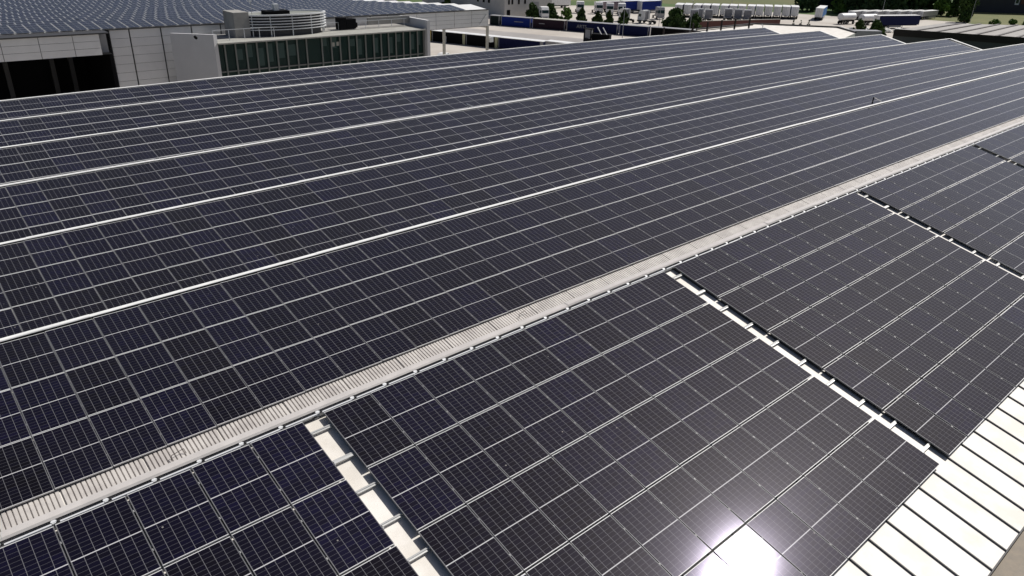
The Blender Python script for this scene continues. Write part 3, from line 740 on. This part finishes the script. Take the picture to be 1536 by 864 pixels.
# clutter on the near yard edge: white lumber bags etc.
mat('white_bag', (.7, .69, .66), .9, noise=.3, nscale=3)
def bag(x, y, s, label, g):
    bm = bmesh.new(); bmesh.ops.create_icosphere(bm, subdivisions=2, radius=s); rr = random.Random(int(x*10+y))
    for v in bm.verts: v.co = Vector((v.co.x*1.1, v.co.y, max(-.35*s, v.co.z*.75)))*(1+rr.uniform(-.12, .12))
    me = bpy.data.meshes.new('sack'); bm.to_mesh(me); bm.free(); me.materials.append(MATS['white_bag'])
    o = bpy.data.objects.new('bulk_sack', me); COL.objects.link(o); o.location = (x, y, GZ+.35*s); tag(o, label, 'sack', g)
for i in range(14):
    f = i/13; bag(194+f*9+random.uniform(-.6, .6), 141.5-f*13+random.uniform(-.6, .6), random.uniform(.8, 1.1), 'white bulk sack in the heap beside the dark round bushes', 'white sacks by the round bushes')
for i in range(16):
    f = i/15; bag(224+f*22+random.uniform(-1, 1), 103-f*14+random.uniform(-1.5, 1.5), random.uniform(.9, 1.5), 'white bulk sack in the heap left of the dark shed', 'white sacks by the shed')
# low red-brown wall and grey containers by the last slopes
t = empty('red_brown_wall', (193, 127.5, GZ), 0, 'long low red brown wall behind the brown railing', 'wall')
MB().bar((0, 0, 1.0), (30, -9, 1.0), .3, 2.0).build('wall_face', 'red_brown', t); MB().bar((0, 0, 2.06), (30, -9, 2.06), .5, .12).build('coping', 'conc_light', t)
swap(172, 73.5, math.atan2(-6, 8), 10, 'grey_trailer', 'grey container beyond the notch between two roof ends', 'grey_paint', H=6.3)
# white low annex roof beyond the roof ends
t = empty('white_annex', (128, 62, GZ), 0, 'low annex with a bright white flat roof beyond the roof ends', 'annex')
pts = [(112, 71), (131, 71), (141.5, 59.5), (136.5, 53.5), (124, 50), (105, 60)]
mb = MB(); mb.poly([(x-128, y-62, 10.0) for x, y in pts]); mb.build('roof', 'white_roof', t)
mb = MB()
for a, c in zip(pts, pts[1:]+pts[:1]): mb.poly([(a[0]-128, a[1]-62, 9.99), (c[0]-128, c[1]-62, 9.99), (c[0]-128, c[1]-62, 0), (a[0]-128, a[1]-62, 0)])
mb.build('wall', 'wall_plain', t)
mb = MB()
for a, c in zip(pts[:3], pts[1:4]): mb.bar((a[0]-128, a[1]-62, 10.12), (c[0]-128, c[1]-62, 10.12), .3, .3)
mb.build('parapet', 'clad_dark', t)

# shed with grey ribbed roof (right)
t = empty('grey_roofed_shed', (200, 50, GZ), 0, 'dark walled shed under a wide ribbed grey roof at the right', 'shed')
A = [(179.2, 64.5), (208.1, 64.7), (275, 20), (212, 10)]
pz = 7.0
mb = MB(); mb.poly([(x-200, y-50, pz) for x, y in [(179.2, 64.5), (208.1, 64.9), (262, 22), (206, 14)]]); mb.build('roof', mat('shed_roof', (.30, .285, .27), .7, noise=.25, nscale=.4).name, t)
d1 = Vector((208.1-179.2, .4)); e1 = Vector((206-179.2, 14-64.5)); e2 = Vector((262-208.1, 22-64.9))
mb = MB()
for i in range(1, 14):
    f = i/14; a = Vector((179.2, 64.5))+e1*f; c = Vector((208.1, 64.9))+e2*f; mb.bar((a.x-200, a.y-50, pz+.08), (c.x-200, c.y-50, pz+.08), .55, .22)
mb.build('roof_ribs', mat('shed_rib', (.12, .11, .11), .8).name, t)
mb = MB(); mb.poly([(179.2-200, 14.5, pz-.02), (6, -36, pz-.02), (6, -36, 0), (179.2-200, 14.5, 0)]); mb.poly([(179.2-200, 14.5, pz-.02), (8.1, 14.9, pz-.02), (8.1, 14.9, 0), (179.2-200, 14.5, 0)])
mb.build('wall', mat('shed_wall', (.085, .088, .088), .8).name, t)
mb = MB(); mb.bar((179.2-200.1, 14.4, pz-.5), (5.9, -36.1, pz-.5), .12, 1.5); mb.build('eaves_band', mat('shed_band', (.022, .016, .014), .8).name, t)

# office building
of = empty('white_office', (156.5, 175, GZ), 0, 'white rendered two storey office building with small dark windows', 'office building')
vx = Vector((-1.4, 17, 0)).normalized(); vy = Vector((23, -.5, 0)).normalized()   # two faces from the near corner
Hh = 12
def quadw(o, d, a, b_, z0, z1, off): 
    n = Vector((d.y, -d.x, 0)); p = Vector(o)+n*off
    return [tuple(p+d*a+Vector((0, 0, z0))), tuple(p+d*b_+Vector((0, 0, z0))), tuple(p+d*b_+Vector((0, 0, z1))), tuple(p+d*a+Vector((0, 0, z1)))]
mb = MB(); mb.poly(quadw((0, 0, 0), vy, 0, 20, 0, Hh, 0)); mb.poly(quadw((0, 0, 0), -vx, -40, 0, 0, Hh, 0)); mb.poly([(0, 0, Hh), tuple(vy*20+Vector((0, 0, Hh))), tuple(vy*20+vx*40+Vector((0, 0, Hh))), tuple(vx*40+Vector((0, 0, Hh)))])
mb.poly([tuple(vy*20), tuple(vy*20+vx*40), tuple(vy*20+vx*40+Vector((0, 0, Hh))), tuple(vy*20+Vector((0, 0, Hh)))])
mb.build('wall', mat('render_white', (.50, .49, .47), .8, noise=.1, nscale=.3).name, of)
def win(d, a, b_, z0, z1, o=(0, 0, 0)):
    f = MB(); f.poly(quadw(o, d, a, b_, z0, z1, .05)); w = f.build('window', 'black', of)
    s = MB(); s.poly(quadw(o, d, a-.1, b_+.1, z0-.15, z0, .12)); s.build('sill', 'conc_light', w)
for a in (1.3, 2.7, 5.4, 8.0): win(vy, a, a+.75, 3.9, 5.3)
for a in (1.3, 2.7, 5.4, 8.0): win(vy, a, a+.75, 8, 9.4)
win(vy, .9, 2.3, .6, 2.3); 
for a in (6.5, 8.9, 11.6, 18.5): win(-vx, -a-1, -a, 3.9, 5.6); win(-vx, -a-1, -a, 8, 9.6)
f = MB(); f.poly(quadw((0, 0, 0), vy, 10.5, 14.3, .1, 4.3, .05)); f.build('gate', 'grey_paint', of)
# dark hedge-like building and house at the top right
db = empty('dark_barn', (300, 150, GZ), math.atan2(-38, 46), 'dark windowless barn behind the light blue trailer', 'barn')
MB().box(0, 18, 0, 12, 0, 12).build('wall', mat('barn_wall', (.018, .022, .028), .9).name, db); MB().box(-.4, 18.4, -.4, 12.4, 12, 12.5).build('roof', 'clad_dark', db)
db2 = empty('dark_house', (352, 107, GZ), math.atan2(-12.7, 15.7), 'dark grey building with one pale window at the top right corner', 'building')
MB().box(0, 60, 0, 15, 0, 16).build('wall', mat('house_wall', (.055, .055, .062), .9, noise=.2, nscale=.2).name, db2); MB().box(-.5, 60.5, -.5, 15.5, 16, 16.6).build('roof', 'clad_dark', db2)
w = MB().box(17, 18.8, -.05, 0, 3.2, 6).build('window', 'white_paint', db2); MB().box(17.3, 18.5, -.1, -.05, 3.8, 5.6).build('pane', 'win_glass', w)
MB().box(19.5, 22.5, -.05, 0, 3.5, 6.5).build('brick_patch', 'red_brown', db2)

# ================================================================ trees
def leafmat(nm, c):
    m = bpy.data.materials.new(nm); m.use_nodes = True; MATS[nm] = m; t = m.node_tree; b = t.nodes['Principled BSDF']
    a = t.nodes.new('ShaderNodeAttribute'); a.attribute_name = 'tone'
    r = t.nodes.new('ShaderNodeValToRGB'); r.color_ramp.elements[0].color = (c[0]*.55, c[1]*.55, c[2]*.55, 1); r.color_ramp.elements[1].color = (c[0]*1.7, c[1]*1.6, c[2]*1.2, 1)
    t.links.new(a.outputs['Fac'], r.inputs[0]); t.links.new(r.outputs[0], b.inputs['Base Color']); b.inputs['Roughness'].default_value = .7; b.inputs['Specular IOR Level'].default_value = .2
leafmat('leaf_dark', (.042, .080, .024)); leafmat('leaf_mid', (.09, .17, .04)); leafmat('leaf_blue', (.045, .085, .042))
mat('bark', (.08, .06, .045), .9)
def crown_mesh(seed, h, w, shape, n, ls, leaf):
    rr = random.Random(seed); v = []; f = []; tone = []
    clumps = []
    for i in range(max(10, n//60)):
        zz = rr.random()
        if shape == 'cone': rad = w/2*(1-zz)**.8*rr.uniform(.55, 1.0); z = .12*h+zz*h*.88; cr = w*.16*(1.1-zz)
        elif shape == 'col': rad = w/2*math.sin(math.pi*min(1, zz*.9+.12))**.5*rr.uniform(.4, .9); z = .05*h+zz*h*.92; cr = w*.2
        else: rad = w/2*(1-zz**1.6)**.6*rr.uniform(.25, 1.08); z = .06*h+zz*h*.86*rr.uniform(.8, 1.1); cr = w*.15
        a = rr.uniform(0, 2*math.pi); clumps.append((rad*math.cos(a), rad*math.sin(a), z, cr*rr.uniform(.5, 1.4), rr.random()))
    for i in range(n):
        cx, cy, cz_, cr, ct = rr.choice(clumps)
        d = Vector((rr.gauss(0, 1), rr.gauss(0, 1), rr.gauss(0, 1))).normalized()*cr*rr.random()**.4
        p = Vector((cx, cy, cz_))+d; s = ls*rr.uniform(.6, 1.4)
        q = Euler((rr.uniform(0, 6.3), rr.uniform(0, 6.3), rr.uniform(0, 6.3))).to_matrix()
        b = len(v)
        for a, c in ((-1, -.5), (1, -.5), (1, .5), (-1, .5)): v.append(tuple(p+q@Vector((a*s, c*s, 0))))
        f.append((b, b+1, b+2, b+3)); tone.append(min(1, max(0, ct*.7+rr.random()*.3)))
    me = bpy.data.meshes.new('crown'); me.from_pydata(v, [], f); me.materials.append(MATS[leaf])
    at = me.attributes.new('tone', 'FLOAT', 'FACE'); at.data.foreach_set('value', tone); return me
CR = {}
def tree(x, y, h, w, shape, leaf, label, name='tree', group=None, n=2600, trunk=True, seed=None):
    t = empty(name, (x, y, GZ), random.uniform(0, 6), label, 'tree' if name != 'bush' else 'bush', group)
    sd_ = seed if seed is not None else random.randint(0, 9999)
    o = bpy.data.objects.new('crown', crown_mesh(sd_, h, w, shape, n, .05*w+.08, leaf)); COL.objects.link(o); o.parent = t
    mb = MB(); mb.cyl((0, 0, 0), (0, 0, h*.5), .035*h*.6+.05, 8, .03); 
    for k in range(4):
        a = k*1.7; mb.cyl((0, 0, h*.25), (math.cos(a)*w*.28, math.sin(a)*w*.28, h*.6), .02*h*.4+.03, 6, .02)
    mb.build('trunk', 'bark', t)
C1 = 'pointed dark conifer'
tree(163.5, 169.5, 4.4, 4.4, 'round', 'leaf_dark', 'dark round bush before the office building wall', 'bush')
tree(168.4, 166.5, 4.6, 4.2, 'round', 'leaf_dark', 'dark round bush right of the half hidden white cab', 'bush')
tree(171, 162.0, 3.6, 3.8, 'round', 'leaf_mid', 'lighter green bush at the right of the dark pair', 'bush')
for i, (x, y, h, w) in enumerate([(170.0, 154.5, 4.2, 4.0), (173.5, 151.0, 3.6, 3.4), (173.0, 146.0, 4.2, 3.0), (176.0, 142.8, 4.4, 3.8)]):
    tree(x, y, h, w, 'cone', 'leaf_dark', f"small dark spiky tree, {ordn(i+1)} from the left behind the navy containers", 'small_conifer', 'small dark trees behind the containers')
tree(185.3, 130.8, 5.2, 7.0, 'round', 'leaf_dark', 'broad dark bush behind the end of the container row', 'bush', n=4200)
tree(189.5, 126.8, 4.2, 4.4, 'round', 'leaf_dark', 'smaller dark bush beside the red brown wall', 'bush')
for i, (x, y) in enumerate([(226.0, 115.5), (228.2, 114.2), (230.3, 112.6)]):
    tree(x, y, 2.0, 1.0, 'cone', 'leaf_dark', f"tiny dark cypress, {ordn(i+1)} of three on the pale yard", 'cypress', 'three tiny cypresses', n=500)
tree(220.4, 91.5, 4.4, 4.2, 'round', 'leaf_dark', 'dark bush by the grey container beyond the roof end', 'bush')
tree(226.8, 89.5, 4.2, 4.6, 'round', 'leaf_dark', 'dark bush in front of the long navy trailer', 'bush')
tree(287.5, 131.5, 8.5, 6.5, 'round', 'leaf_mid', 'bright green tree right of the light blue trailer', n=3500)
big = [(291, 127, 17, 11), (299, 124.5, 18, 12), (307, 121, 18, 13), (314.5, 117.5, 17, 12), (322, 121, 18, 13), (300, 132, 19, 12), (327, 113, 16, 10), (283, 142, 15, 9), (334, 118, 17, 12), (315, 129, 20, 13)]
for i, (x, y, h, w) in enumerate(big):
    tree(x, y, h, w, 'col', 'leaf_blue', f"tall dark evergreen, {ordn(i+1)} in the dense belt at the top right", 'evergreen_tree', 'dense belt of evergreens', n=5200)
tree(318, 106, 9.5, 6.5, 'round', 'leaf_mid', 'thin trunked leafy tree on the dry meadow edge', n=2500)
tree(322, 103, 10, 6.5, 'round', 'leaf_dark', 'thin trunked darker tree beside the tall cypress', n=2500)
tree(300.5, 91.5, 13, 5.2, 'col', 'leaf_dark', 'tall dark cypress standing at the edge of the shed roof', 'cypress', n=5200)
for i in range(9):
    tree(303+i*6, 82-i*3.1, 1.6, 4, 'round', 'leaf_mid', f"low scrubby bush, {ordn(i+1)} from the left along the dry meadow", 'bush', 'scrub along the meadow', n=500)
tree(150.5, 196.5, 3.8, 5, 'round', 'leaf_dark', 'dark bush behind the left building end', 'bush')
for i, (x, y) in enumerate([(120, 190), (133, 205)]):
    tree(x, y, 7, 6, 'round', 'leaf_mid', ['round green tree behind the low roof', 'second green tree behind the low roof, nearer the office'][i])
# lamp posts
def lamp(x, y, h, label):
    t = empty('street_lamp', (x, y, GZ), hd, label, 'lamp post', 'lamp posts of the yard')
    MB().cyl((0, 0, 0), (0, 0, h), .09, 8, .05).build('pole', 'galv', t); MB().bar((0, 0, h), (1.2, .5, h+.3), .08).build('arm', 'galv', t); MB().box(1.0, 1.9, .35, .65, h+.25, h+.38).build('lamp_head', 'alu_white', t)
lamp(147, 118, 8, 'thin grey lamp post before the navy container'); lamp(178, 131, 8, 'thin lamp post left of the broad dark bush'); lamp(187, 126.5, 8, 'thin lamp post over the smaller dark bush')
lamp(246, 152, 8.5, 'lamp post with pale head above the long trailer row'); lamp(272, 108.5, 10, 'lamp post with pale head against the dark trees'); lamp(296, 88, 9, 'lamp post beside the tall cypress')
